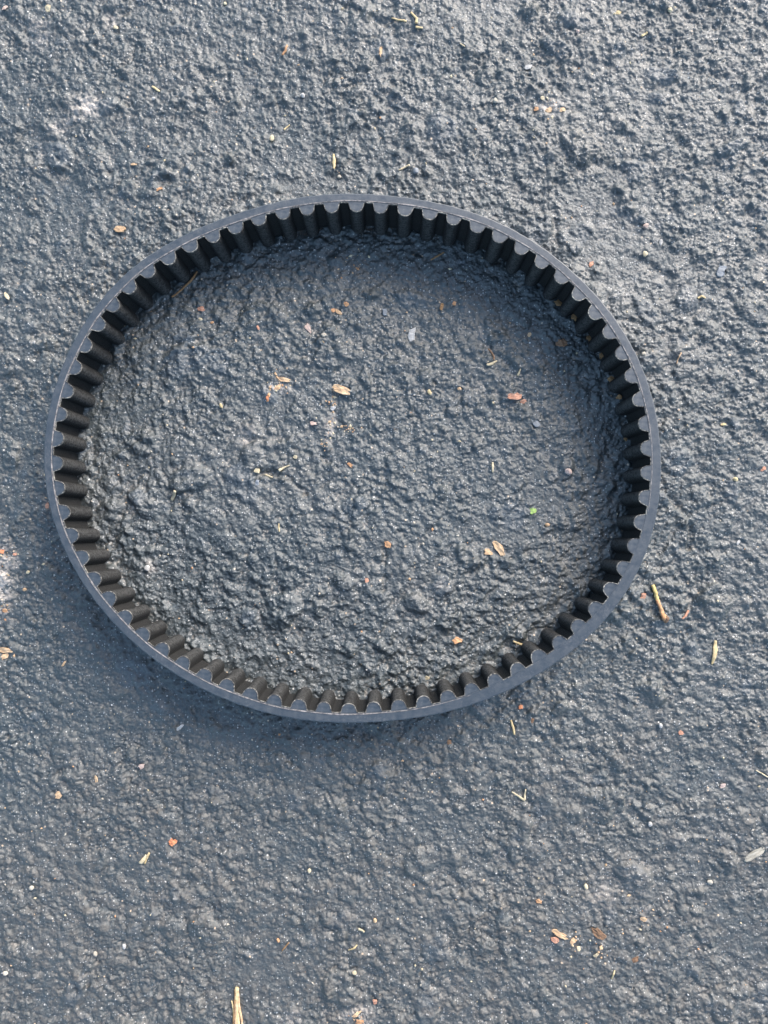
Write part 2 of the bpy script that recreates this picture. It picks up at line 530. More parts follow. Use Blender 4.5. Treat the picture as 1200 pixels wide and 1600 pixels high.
# band thickness seen round the belt (metres), by direction from the centre
t_deg = np.array([-180, -150, -120, -90, -60, -45, -20, 0, 30, 60, 90, 120, 150, 180])
t_val = np.array([2.9, 3.1, 3.3, 3.1, 3.6, 4.0, 3.5, 3.3, 3.0, 2.9, 2.9, 3.1, 3.2, 2.9]) * 1e-3
BAND = np.interp(np.degrees(T), t_deg, t_val)
BAND = np.convolve(np.concatenate([BAND[-201:-1], BAND, BAND[1:201]]), np.ones(401) / 401, 'valid')
ROOT = OUT + NIN * BAND[:, None]
seg = np.linalg.norm(np.diff(ROOT, axis=0), axis=1)
ARC = np.concatenate([[0], np.cumsum(seg)])
PERI = ARC[-1]
N_TEETH = 70
PITCH = PERI / N_TEETH


def on_root(s, d):
    """Point at arc length s along the tooth root line, d metres further in."""
    s = s % PERI
    x = np.interp(s, ARC, ROOT[:, 0]); y = np.interp(s, ARC, ROOT[:, 1])
    nx = np.interp(s, ARC, NIN[:, 0]); ny = np.interp(s, ARC, NIN[:, 1])
    ln = math.hypot(nx, ny)
    return float(x + nx / ln * d), float(y + ny / ln * d)


# phase: fit to the tooth tips measured in the photograph
tips_px = [(92, 645), (133, 537), (205, 447), (300, 383), (405, 345), (522, 322), (637, 322), (748, 352), (848, 407), (932, 487), (988, 587),
           (1013, 702), (1012, 778), (992, 853), (935, 953), (848, 1030), (743, 1080), (628, 1105), (513, 1108), (395, 1085), (290, 1035), (197, 963),
           (128, 870), (92, 760), (90, 683)]
ph = []
for x, y in tips_px:
    w_ = np.array(world_at(x, y, BELT_H)[:2])
    i = np.argmin(np.linalg.norm(ROOT + NIN * 0.0015 - w_, axis=1))
    ph.append(ARC[i] / PITCH * 2 * math.pi)
PHASE = math.atan2(np.mean(np.sin(ph)), np.mean(np.cos(ph))) / (2 * math.pi) * PITCH

belt = bpy.data.objects.new('timing_belt', None)
link(belt)
belt.location = (float(C0[0]), float(C0[1]), 0.0)
belt.empty_display_size = 0.02
tag(belt, 'black rubber toothed drive belt lying on its edge in a rough oval loop on asphalt', 'drive belt')
bx_, by_ = float(C0[0]), float(C0[1])
M_RUB, M_FAB, M_FRAY, M_CORD = rubber_material(), fabric_material(), fray_material(), cord_material()
Z0 = -0.0002

# backing band
NB = 560
idx = np.linspace(0, 4000, NB + 1).astype(int)[:-1]
verts, faces = [], []
prof = []
for k, i in enumerate(idx):
    o_, n_, b_ = OUT[i], NIN[i], BAND[i]
    wob = 0.00005 * math.sin(k * 0.9) + 0.00004 * math.sin(k * 2.3)
    for d, z in ((0.0, Z0), (0.0 + wob, BELT_H - 0.00045), (0.00012 + wob, BELT_H - 0.00015), (0.00040 + wob, BELT_H), (b_, BELT_H), (b_, Z0)):
        p = o_ + n_ * d
        verts.append((p[0] - bx_, p[1] - by_, z))
for k in range(NB):
    a_, b_ = k * 6, ((k + 1) % NB) * 6
    for j in range(6):
        j2 = (j + 1) % 6
        faces.append((a_ + j, b_ + j, b_ + j2, a_ + j2))
band = mesh_obj('backing_band', verts, faces, M_RUB, belt)

# tooth outline: half width 2.55 mm at the root, rounded tip 3.2 mm in
TW, TD = 0.00275, 0.0032


TOOTH_PROFILE = ((0.0, 1.0), (0.27, 0.965), (0.51, 0.86), (0.69, 0.69), (0.79, 0.49), (0.855, 0.29), (0.92, 0.11), (1.0, 0.0))


def tooth_outline(n=14, grow=0.0, wk=1.0, dk=1.0, lean=0.0):
    pts = []
    for k in range(n + 1):
        f = k / n * 2 - 1                                # -1 .. 1 across the tooth
        u, d = TOOTH_PROFILE[min(7, int(round(abs(f) * 7)))]
        s = math.copysign(u, f) * (TW + grow) * wk if k != n // 2 else 0.0
        d = d * TD * dk
        pts.append((s + lean * d, d + (grow if 0 < k < n else 0.0)))
    return pts


rt = random.Random(5)
shapes = [tooth_outline(14, 0.0, rt.uniform(0.95, 1.03), rt.uniform(0.94, 1.04), rt.uniform(-0.06, 0.06)) for _ in range(N_TEETH)]
for t in range(N_TEETH):
    c = PHASE + t * PITCH
    zt = BELT_H - rt.uniform(0.00002, 0.00012)
    ring = []
    for s, d in shapes[t]:
        ring.append(on_root(c + s, max(d, 0.0)))
    # run back along the root line so the tooth butts on to the band
    for q in range(1, 4):
        ring.append(on_root(c + shapes[t][-1][0] * (1 - 2 * q / 4), 0.00001))
    n = len(ring)
    cx, cy = on_root(c, TD * 0.4)
    verts = [(x - cx, y - cy, z) for z in (Z0, zt) for x, y in ring]
    faces = [tuple(range(n - 1, -1, -1)), tuple(range(n, 2 * n))] + [(i, (i + 1) % n, n + (i + 1) % n, n + i) for i in range(n)]
    to = mesh_obj('tooth', [(v[0], v[1], v[2]) for v in verts], faces, M_RUB, belt, loc=(cx - bx_, cy - by_, 0.0))

# woven facing that follows every tooth and gap
inner, outer = [], []
FT = 0.00022
for t in range(N_TEETH):
    c = PHASE + t * PITCH
    prof_ = [(s, d) for s, d in shapes[t]]
    w0 = prof_[-1][0]
    gap = PITCH + shapes[(t + 1) % N_TEETH][0][0] - w0
    prof_ += [(w0 + gap * q / 5, 0.0) for q in range(1, 5)]
    for s, d in prof_:
        inner.append((c + s, d))
ni = len(inner)
ipts = np.array([on_root(s, d + 0.00003) for s, d in inner])
tan = np.roll(ipts, -1, 0) - np.roll(ipts, 1, 0)
tan /= np.linalg.norm(tan, axis=1)[:, None]
nrm = np.stack([tan[:, 1], -tan[:, 0]], -1)
fz = np.array([BELT_H + 0.00004 + rt.uniform(-0.00006, 0.00022) * (rt.random() < 0.7) for _ in range(ni)])
ft = np.array([FT * rt.uniform(0.75, 1.5) for _ in range(ni)])
opts = ipts + nrm * ft[:, None]
omid = ipts + nrm * FT
verts, faces, midx = [], [], []
ZL = [Z0, BELT_H * 0.35, BELT_H * 0.7, BELT_H - 0.0006]
for i in range(ni):
    for z in ZL:
        verts.append((omid[i, 0] - bx_, omid[i, 1] - by_, z))
    verts.append((opts[i, 0] - bx_, opts[i, 1] - by_, fz[i]))
    verts.append((ipts[i, 0] - bx_, ipts[i, 1] - by_, fz[i]))
    verts.append((ipts[i, 0] - bx_, ipts[i, 1] - by_, Z0))
st = 7
for i in range(ni):
    a_, b_ = i * st, ((i + 1) % ni) * st
    for j in range(st):
        j2 = (j + 1) % st
        faces.append((a_ + j, a_ + j2, b_ + j2, b_ + j))
        midx.append(1 if j in (3, 4) else 0)
fab = mesh_obj('fabric_facing', verts, faces, [M_FAB, M_FRAY], belt, midx=midx, smooth=False)
wear = fab.data.attributes.new('wear', 'FLOAT', 'POINT')      # the tooth tips are rubbed paler
wear.data.foreach_set('value', np.repeat(np.clip([d / TD for s_, d in inner], 0, 1), st).astype(np.float32))

# the cut cord line between teeth and band; it fades out along the lower right of the loop
def s_near(px, py):
    w_ = np.array(world_at(px, py, BELT_H)[:2])
    return ARC[np.argmin(np.linalg.norm(ROOT - w_, axis=1))]


s_a, s_b = s_near(735, 1085), s_near(1012, 800)     # clockwise: from the bottom, over left and top, to the right
if s_b < s_a: s_b += PERI
verts, faces = [], []
NC = 620
for k in range(NC + 1):
    s = s_a + (s_b - s_a) * k / NC
    fade = min(1.0, k / 40, (NC - k) / 60)
    wd = 0.00012 + 0.00022 * fade * (0.65 + 0.35 * math.sin(k * 0.37) * math.sin(k * 0.11 + 1))
    mid_ = -0.00032 + 0.00006 * math.sin(k * 0.21)
    hz = 0.00010 * fade + 0.00002
    for d, z in ((mid_ - wd, BELT_H - 0.00012), (mid_ - wd * 0.5, BELT_H + hz), (mid_ + wd * 0.5, BELT_H + hz), (mid_ + wd, BELT_H - 0.00012)):
        x, y = on_root(s, d)
        verts.append((x - bx_, y - by_, z))
for k in range(NC):
    for j in range(4):
        j2 = (j + 1) % 4
        faces.append((k * 4 + j, k * 4 + j2, (k + 1) * 4 + j2, (k + 1) * 4 + j))
faces += [(0, 3, 2, 1), tuple(NC * 4 + j for j in range(4))]
mesh_obj('cord_line', verts, faces, M_CORD, belt)

# ------------------------------------------------------------------ litter lying on the asphalt
K = CAM_H / F


def chip(name, label, cat, px, py, ln, wd, deg, colour, seed, thick=0.12, bow=0.10, jag=0.22, fibrous=True, group=None, taper=0.0, n=14, lift=0.0):
    """Bark flake or wood chip: uneven outline, thickness, a bowed middle and torn ends."""
    r = random.Random(seed)
    p = world_at(px, py)
    L, Wd = ln * K / 2, wd * K / 2
    tk = max(min(L, Wd) * 2 * thick, 0.00022)
    z = ground_top(p.x, p.y, (L + Wd) / 2)
    ring = []
    for k in range(n):
        q = 2 * math.pi * k / n
        q += r.uniform(-0.13, 0.13)
        c_, s_ = math.cos(q), math.sin(q)
        u = math.copysign(abs(c_) ** 0.75, c_) * (1 + r.uniform(-jag, jag))
        v = math.copysign(abs(s_) ** 0.75, s_) * (1 + r.uniform(-jag, jag)) * (1 - taper * (u * 0.5 + 0.5))
        ring.append((u * L, v * Wd))
    for _ in range(3):                       # split ends and broken corners
        k = r.randrange(n)
        ring[k] = (ring[k][0] * r.uniform(0.70, 0.9), ring[k][1] * r.uniform(0.65, 0.95))
    sk = r.uniform(-0.22, 0.22)
    ring = [(x, y + sk * x * Wd / L) for x, y in ring]
    tilt_u, tilt_v = r.uniform(-0.12, 0.12), r.uniform(-0.2, 0.2)
    verts = []
    for sc_, lay in ((0.93, 0), (1.0, 1), (0.9, 2), (0.5, 2)):
        for (x, y) in ring:
            b_ = bow * L * (1 - (x / L) ** 2) + bow * 0.6 * Wd * (1 - (y / max(Wd, 1e-6)) ** 2)
            zz = b_ + tilt_u * x + tilt_v * y + (0.0, tk * 0.5, tk, tk * 1.05)[lay if sc_ != 0.5 else 3] + (r.uniform(-0.1, 0.15) * tk if lay == 2 else 0)
            verts.append((x * sc_, y * sc_, zz))
    verts.append((0, 0, bow * L + bow * 0.6 * Wd + tk * 1.05))
    faces = []
    for l in range(3):
        for k in range(n):
            faces.append((l * n + k, l * n + (k + 1) % n, (l + 1) * n + (k + 1) % n, (l + 1) * n + k))
    for k in range(n):
        faces.append((3 * n + k, 3 * n + (k + 1) % n, 4 * n))
    faces.append(tuple(range(n - 1, -1, -1)))
    o = mesh_obj(name, verts, faces, pal(colour, fibrous), loc=(p.x, p.y, z - tk * 0.4 + lift))
    o.rotation_euler = (0, 0, math.radians(-deg))
    return tag(o, label, cat, group)


def pebble(name, label, cat, px, py, ln, wd, deg, colour, seed, flat=0.7, group=None, rough=0.18):
    r = random.Random(seed)
    p = world_at(px, py)
    a_, b_ = ln * K / 2, wd * K / 2
    bm = bmesh.new()
    bmesh.ops.create_icosphere(bm, subdivisions=2, radius=1.0)
    planes = [Vector((r.gauss(0, 1), r.gauss(0, 1), r.gauss(0, 1))).normalized() for _ in range(5)]
    for v in bm.verts:
        c_ = v.co.copy()
        for pl in planes:
            d = c_.dot(pl)
            if d > 0.72: c_ -= pl * (d - 0.72) * 0.85
        c_ *= 1 + r.uniform(-rough, rough) * 0.35
        v.co = Vector((c_.x * a_, c_.y * b_, c_.z * min(a_, b_) * flat))
    me_ = bpy.data.meshes.new(name)
    bm.to_mesh(me_); bm.free()
    me_.materials.append(pal(colour))
    o = link(bpy.data.objects.new(name, me_))
    o.location = (p.x, p.y, ground_top(p.x, p.y, (a_ + b_) / 2) + min(a_, b_) * flat * 0.55)
    o.rotation_euler = (0, 0, math.radians(-deg))
    return tag(o, label, cat, group)


def tube_mesh(pts, radii, flat=0.6, sides=7, jag=0.0, seed=0):
    r = random.Random(seed)
    verts, faces = [], []
    n = len(pts)
    for i, p in enumerate(pts):
        d = (pts[min(i + 1, n - 1)] - pts[max(i - 1, 0)])
        d.normalize()
        side = d.cross(Vector((0, 0, 1))).normalized()
        up = side.cross(d).normalized()
        for k in range(sides):
            q = 2 * math.pi * k / sides
            rr = radii[i] * (1 + r.uniform(-jag, jag))
            verts.append(p + side * math.cos(q) * rr + up * math.sin(q) * rr * flat)
    for i in range(n - 1):
        for k in range(sides):
            faces.append((i * sides + k, i * sides + (k + 1) % sides, (i + 1) * sides + (k + 1) % sides, (i + 1) * sides + k))
    faces.append(tuple(range(sides - 1, -1, -1)))
    faces.append(tuple((n - 1) * sides + k for k in range(sides)))
    return verts, faces


def blade(name, label, cat, pix, widths, colour, seed=0, flat=0.55, jag=0.08, parent=None, group=None, rise=0.35, sub=5):
    """Straw, needle, twig or fibre: a bent tapering stalk through the given pixels, lying on the ground."""
    r = random.Random(seed + 91)
    w = [world_at(x, y) for x, y in pix]
    pts, rad_ = [], []
    for i in range(len(w) - 1):
        for q in range(sub):
            f = q / sub
            pts.append(w[i].lerp(w[i + 1], f)); rad_.append((widths[i] * (1 - f) + widths[i + 1] * f) * K / 2)
    pts.append(w[-1].copy()); rad_.append(widths[-1] * K / 2)
    zs = [ground_top(p.x, p.y, max(q * 2, 0.0006)) for p, q in zip(pts, rad_)]
    # a stiff stalk rests on the high spots
    A = np.linspace(0, 1, len(zs))
    line = np.polyval(np.polyfit(A, zs, 1), A)
    zs = [max(z * 0.45 + l * 0.55, z) for z, l in zip(zs, line)]
    for p, z, q in zip(pts, zs, rad_):
        p.z = z + q * flat * (0.6 + rise)
        p.x += r.uniform(-1, 1) * q * 0.15; p.y += r.uniform(-1, 1) * q * 0.15
    base = pts[len(pts) // 2].copy(); base.z = zs[len(pts) // 2]
    if parent is not None:
        base = Vector(parent.location)
    v, f = tube_mesh([p - base for p in pts], rad_, flat, 7, jag, seed)
    o = mesh_obj(name, v, f, pal(colour), parent, smooth=True, loc=None if parent is not None else base)
    return tag(o, label, cat, group)


# flakes and chips: (name, label, category, x, y, length, width, degrees, colour, extra)
CH = [
    ('bark_flake', 'largest curved tan bark flake left of the middle of the loop', 'bark flake', 533, 609, 31, 13, 18, 'tan', dict(bow=0.2, jag=0.08)),
    ('bark_flake', 'plump reddish bark flake on the right inside the loop', 'bark flake', 804, 620, 23, 12, 8, 'red', dict(bow=0.2, jag=0.1)),
    ('bark_crumb', 'small reddish crumb touching the plump reddish bark flake', 'bark crumb', 818, 627, 10, 7, -20, 'red', {}),
    ('bark_flake', 'long pinkish tan bark flake in the lower right of the loop', 'bark flake', 781, 857, 27, 12, 56, 'tan', dict(bow=0.14)),
    ('wood_chip', 'small three-cornered tan chip just left of the long pinkish flake', 'wood chip', 764, 863, 15, 12, 25, 'tan', dict(taper=0.6)),
    ('wood_chip', 'orange brown chip low in the centre of the loop', 'wood chip', 606, 851, 12, 9, 45, 'orange', {}),
    ('leaf_fragment', 'ragged orange leaf crumb near the lower right of the loop', 'leaf fragment', 714, 1001, 13, 11, 10, 'orange', dict(jag=0.4, thick=0.06)),
    ('wood_chip', 'square cream chip beside the bottom row of belt teeth', 'wood chip', 667, 1059, 9, 7, 30, 'cream', dict(n=8)),
    ('wood_chip', 'upright pink chip low in the centre of the loop', 'wood chip', 573, 907, 6, 9, 5, 'red', {}),
    ('leaf_fragment', 'bright yellow green leaf scrap on the right inside the loop', 'leaf fragment', 833, 798, 10, 9, 70, 'green', dict(jag=0.4, thick=0.06)),
    ('bark_crumb', 'rough brown crumb in the shade by the right belt teeth', 'bark crumb', 876, 537, 18, 13, 10, 'brown', dict(jag=0.3, bow=0.25)),
    ('wood_chip', 'stubby tan stick chip in the upper middle of the loop', 'wood chip', 529, 487, 14, 6, 48, 'tan', {}),
    ('bark_crumb', 'tiny orange crumb against the stubby tan stick chip', 'bark crumb', 520, 484, 7, 7, 0, 'orange', {}),
    ('bark_crumb', 'small orange crumb right of the stubby tan stick chip', 'bark crumb', 541, 475, 8, 7, 20, 'orange', {}),
    ('bark_flake', 'pale pinkish flake with a pointed tail in the upper part of the loop', 'bark flake', 482, 513, 18, 11, 55, 'pink', dict(taper=0.85)),
    ('bark_flake', 'torn orange bark strip on the pale dust patch inside the loop', 'bark flake', 443, 593, 21, 7, 8, 'tan', dict(jag=0.3)),
    ('bark_crumb', 'lumpy tan crumb below the torn orange bark strip', 'bark crumb', 434, 604, 11, 8, -60, 'tan', dict(jag=0.35)),
    ('bark_crumb', 'red orange crumb under the pale dust patch inside the loop', 'bark crumb', 418, 622, 5, 7, 0, 'vivid', {}),
    ('stone_chip', 'white cornered stone chip with red grains below the largest bark flake', 'stone chip', 520, 637, 8, 7, 20, 'white', {}),
    ('bark_flake', 'curled pink flake left of the trail of orange crumbs', 'bark flake', 490, 661, 16, 6, 5, 'pink', dict(jag=0.3)),
    ('wood_chip', 'cubic cream chip at the end of a dark crack left of centre', 'wood chip', 402, 736, 10, 9, 15, 'cream', dict(n=8, thick=0.5)),
    ('stone_chip', 'smooth grey oblong chip below the cubic cream chip', 'stone chip', 402, 754, 7, 11, 10, 'grey', dict(n=8, thick=0.4)),
    ('wood_chip', 'tiny tan cube above the split straw left of centre', 'wood chip', 461, 714, 8, 6, 20, 'cream', dict(n=8, thick=0.5)),
    ('wood_chip', 'short orange stick lying diagonally at the centre of the loop', 'wood chip', 547, 726, 11, 5, 42, 'orange', {}),
    ('bark_flake', 'curled brown sliver in the upper right of the loop', 'bark flake', 690, 479, 6, 13, 15, 'needle', dict(bow=0.3)),
    ('bark_crumb', 'orange grain right of the curled brown sliver', 'bark crumb', 710, 474, 6, 7, 0, 'orange', {}),
    ('bark_crumb', 'pale orange grain in the shaded right side of the loop', 'bark crumb', 827, 523, 7, 7, 0, 'tan', {}),
    ('bark_crumb', 'loose pinkish crumb cluster below the brown needle in the upper left of the loop', 'bark crumb', 315, 484, 11, 8, 10, 'red', dict(jag=0.4)),
    ('bark_crumb', 'small orange brown crumb right of the cream seed in the upper left of the loop', 'bark crumb', 331, 503, 6, 4, 0, 'orange', {}),
    ('bark_flake', 'red brown sliver in the upper left quarter of the loop', 'bark flake', 403, 512, 4, 9, -30, 'red', {}),
    ('wood_chip', 'blunt tan chip outside the belt to the upper left', 'wood chip', 187, 358, 20, 10, -4, 'tan', dict(jag=0.08, thick=0.3)),
    ('wood_chip', 'narrow cream chip at the left edge of the picture above the belt', 'wood chip', 11, 463, 6, 14, -28, 'cream', {}),
    ('wood_chip', 'square pale yellow chip in the top left corner', 'wood chip', 76, 15, 10, 12, 18, 'cream', dict(n=8, jag=0.06)),
    ('wood_chip', 'thin pink splinter in the extreme top left corner', 'wood chip', 8, 13, 11, 5, -35, 'pink', {}),
    ('bark_flake', 'orange sliver above the upper left of the belt', 'bark flake', 249, 295, 12, 5, -25, 'orange', {}),
    ('bark_flake', 'small orange sliver left of centre above the belt', 'bark flake', 209, 257, 11, 4, 5, 'tan', {}),
    ('wood_chip', 'curved orange tan sliver near the middle of the top edge', 'wood chip', 595, 82, 5, 17, 2, 'tan', dict(bow=0.1)),
    ('wood_chip', 'tilted yellow chip close to the top edge right of centre', 'wood chip', 966, 20, 9, 7, -30, 'straw', dict(n=8)),
    ('bark_flake', 'ragged white flake in the upper right left of the crumb heap', 'bark flake', 825, 104, 14, 7, -15, 'white', dict(jag=0.35)),
    ('wood_chip', 'orange chip beside the twig outside the belt at lower right', 'wood chip', 1005, 931, 9, 10, 20, 'red', {}),
    ('wood_splinter', 'weathered grey white splinter of wood at the right edge', 'wood splinter', 1180, 1335, 39, 11, -31, 'driftwood', dict(jag=0.07, thick=0.25, bow=0.03)),
    ('bark_crumb', 'round orange crumb just under the lower right of the belt', 'bark crumb', 814, 1105, 7, 7, 0, 'vivid', {}),
    ('bark_crumb', 'dark red brown crumb right of the round orange crumb below the belt', 'bark crumb', 832, 1126, 5, 10, 10, 'brown', {}),
    ('bark_crumb', 'orange red crumb right of the white pebble below the belt', 'bark crumb', 1064, 1145, 8, 7, 30, 'red', {}),
    ('bark_crumb', 'pinkish crumb in the lower right well above the grey splinter', 'bark crumb', 1131, 1229, 9, 8, 0, 'pink', dict(jag=0.4)),
    ('bark_flake', 'long orange tan flake, upper of the pair near the bottom right', 'bark flake', 875, 1460, 27, 9, 36, 'tan', {}),
    ('bark_flake', 'short oval orange flake, lower of the pair near the bottom right', 'bark flake', 868, 1470, 15, 9, 38, 'red', {}),
    ('bark_flake', 'dark brown flake with a pale tip near the bottom right', 'bark flake', 935, 1458, 26, 13, 40, 'brown', dict(bow=0.2)),
    ('bark_crumb', 'tan crumb right of the pair of orange flakes near the bottom', 'bark crumb', 895, 1470, 8, 9, 0, 'tan', dict(jag=0.3)),
    ('bark_crumb', 'cream crumb between the orange pair and the crumb group below the dark flake', 'bark crumb', 904, 1482, 6, 9, -20, 'cream', {}),
    ('bark_crumb', 'cream crumb lying lowest under the dark brown flake', 'bark crumb', 931, 1492, 10, 5, -25, 'cream', {}),
    ('bark_crumb', 'tan crumb closest under the dark brown flake', 'bark crumb', 939, 1480, 6, 6, 10, 'tan', {}),
    ('wood_chip', 'ring shaped tan chip right of the dark brown flake', 'wood chip', 1006, 1437, 10, 7, 15, 'tan', {}),
    ('bark_flake', 'red brown chip near the bottom right below the other flakes', 'bark flake', 993, 1501, 12, 8, -10, 'brown', dict(jag=0.3)),
    ('bark_crumb', 'faint orange crumb in the lower right above the paired flakes', 'bark crumb', 842, 1408, 9, 7, 30, 'orange', dict(jag=0.3)),
    ('wood_chip', 'small orange chip at the bottom edge right of the straw bundle', 'wood chip', 586, 1567, 7, 10, -15, 'red', {}),
    ('bark_flake', 'tan shred of the broken bark at the middle of the bottom edge', 'bark flake', 556, 1586, 15, 8, -40, 'tan', dict(jag=0.4)),
    ('bark_flake', 'orange shred of the broken bark cut off by the bottom edge', 'bark flake', 563, 1597, 14, 8, 20, 'orange', dict(jag=0.4)),
    ('bark_flake', 'orange tan flake in the lower left beside a tiny white chip', 'bark flake', 92, 1242, 15, 11, -28, 'tan', {}),
    ('wood_chip', 'short upright tan stick in the lower left', 'wood chip', 151, 1217, 5, 13, -8, 'tan', {}),
    ('stone_chip', 'pinkish white three-cornered chip below the left of the belt', 'stone chip', 221, 1197, 13, 10, -45, 'pink', dict(taper=0.5, n=8)),
    ('bark_flake', 'bright orange curled flake in the lower left', 'bark flake', 270, 1316, 11, 12, 30, 'vivid', dict(bow=0.3)),
    ('stone_chip', 'slanting white sliver below the lower left of the belt', 'stone chip', 281, 1137, 13, 6, -42, 'white', {}),
    ('wood_chip', 'broad tan flake cut off by the left edge', 'wood chip', 9, 1016, 26, 9, 6, 'tan', dict(jag=0.1)),
    ('wood_chip', 'smaller tan flake below the broad one at the left edge', 'wood chip', 7, 1026, 14, 8, -28, 'tan', {}),
    ('wood_chip', 'thin tan sliver in the lower left outside the belt', 'wood chip', 99, 1037, 12, 4, -58, 'tan', {}),
    ('bark_crumb', 'pink crumb touching the left outer side of the belt', 'bark crumb', 73, 790, 6, 9, 0, 'red', {}),
    ('bark_crumb', 'orange red crumb above the chalky patch at the left edge', 'bark crumb', 3, 862, 9, 7, 20, 'vivid', {}),
    ('bark_crumb', 'orange crumb on the right of the chalky patch at the left edge', 'bark crumb', 23, 866, 7, 5, -20, 'red', {}),
    ('bark_crumb', 'tan crumb below the chalky patch at the left edge', 'bark crumb', 8, 954, 8, 7, 0, 'orange', {}),
    ('bark_crumb', 'orange pink crumb outside the upper right of the belt', 'bark crumb', 925, 411, 10, 8, -40, 'red', dict(jag=0.3)),
    ('bark_crumb', 'orange crumb at the left of the crumb heap in the upper right', 'bark crumb', 838, 170, 7, 7, 0, 'orange', {}),
    ('bark_crumb', 'largest tan crumb at the bottom of the crumb heap in the upper right', 'bark crumb', 857, 172, 11, 9, 10, 'tan', dict(jag=0.35)),
    ('bark_crumb', 'tan crumb at the right of the crumb heap in the upper right', 'bark crumb', 878, 172, 10, 8, 0, 'tan', dict(jag=0.35)),
    ('bark_crumb', 'cream crumb at the top of the crumb heap in the upper right', 'bark crumb', 847, 154, 7, 6, 0, 'cream', {}),
    ('stone_chip', 'bluish white stone chip embedded outside the right of the belt', 'stone chip', 1127, 424, 16, 20, 20, 'grey', dict(n=9, thick=0.3)),
    ('wood_chip', 'cream yellow sliver to the right of the belt', 'wood chip', 1131, 663, 10, 4, -10, 'straw', {}),
    ('bark_crumb', 'pinkish shred near the right edge beside the belt', 'bark crumb', 1194, 733, 9, 6, -40, 'red', dict(jag=0.4)),
    ('stone_chip', 'slanting white chip to the right of the belt below a dark crack', 'stone chip', 1154, 848, 9, 5, -50, 'white', {}),
    ('stone_chip', 'white irregular stone in the middle of the upper half of the loop', 'stone chip', 643, 523, 11, 20, 8, 'white', dict(taper=-0.5, thick=0.2)),
    ('stone_chip', 'chalky white stone below the plump reddish bark flake', 'stone chip', 838, 661, 15, 9, 45, 'grey', dict(jag=0.35)),
    ('stone_chip', 'small rounded grey white stone left of the white irregular stone', 'stone chip', 601, 486, 8, 12, 0, 'grey', dict(thick=0.5)),
    ('wood_chip', 'rusty tan flake in the middle below the belt', 'wood chip', 702, 1160, 8, 8, 0, 'brown', {}),
]
for i, (nm, lab, cat, x, y, l, w, dg, c, ex) in enumerate(CH):
    chip(nm, lab, cat, x, y, l, w, dg, c, 100 + i, **ex)
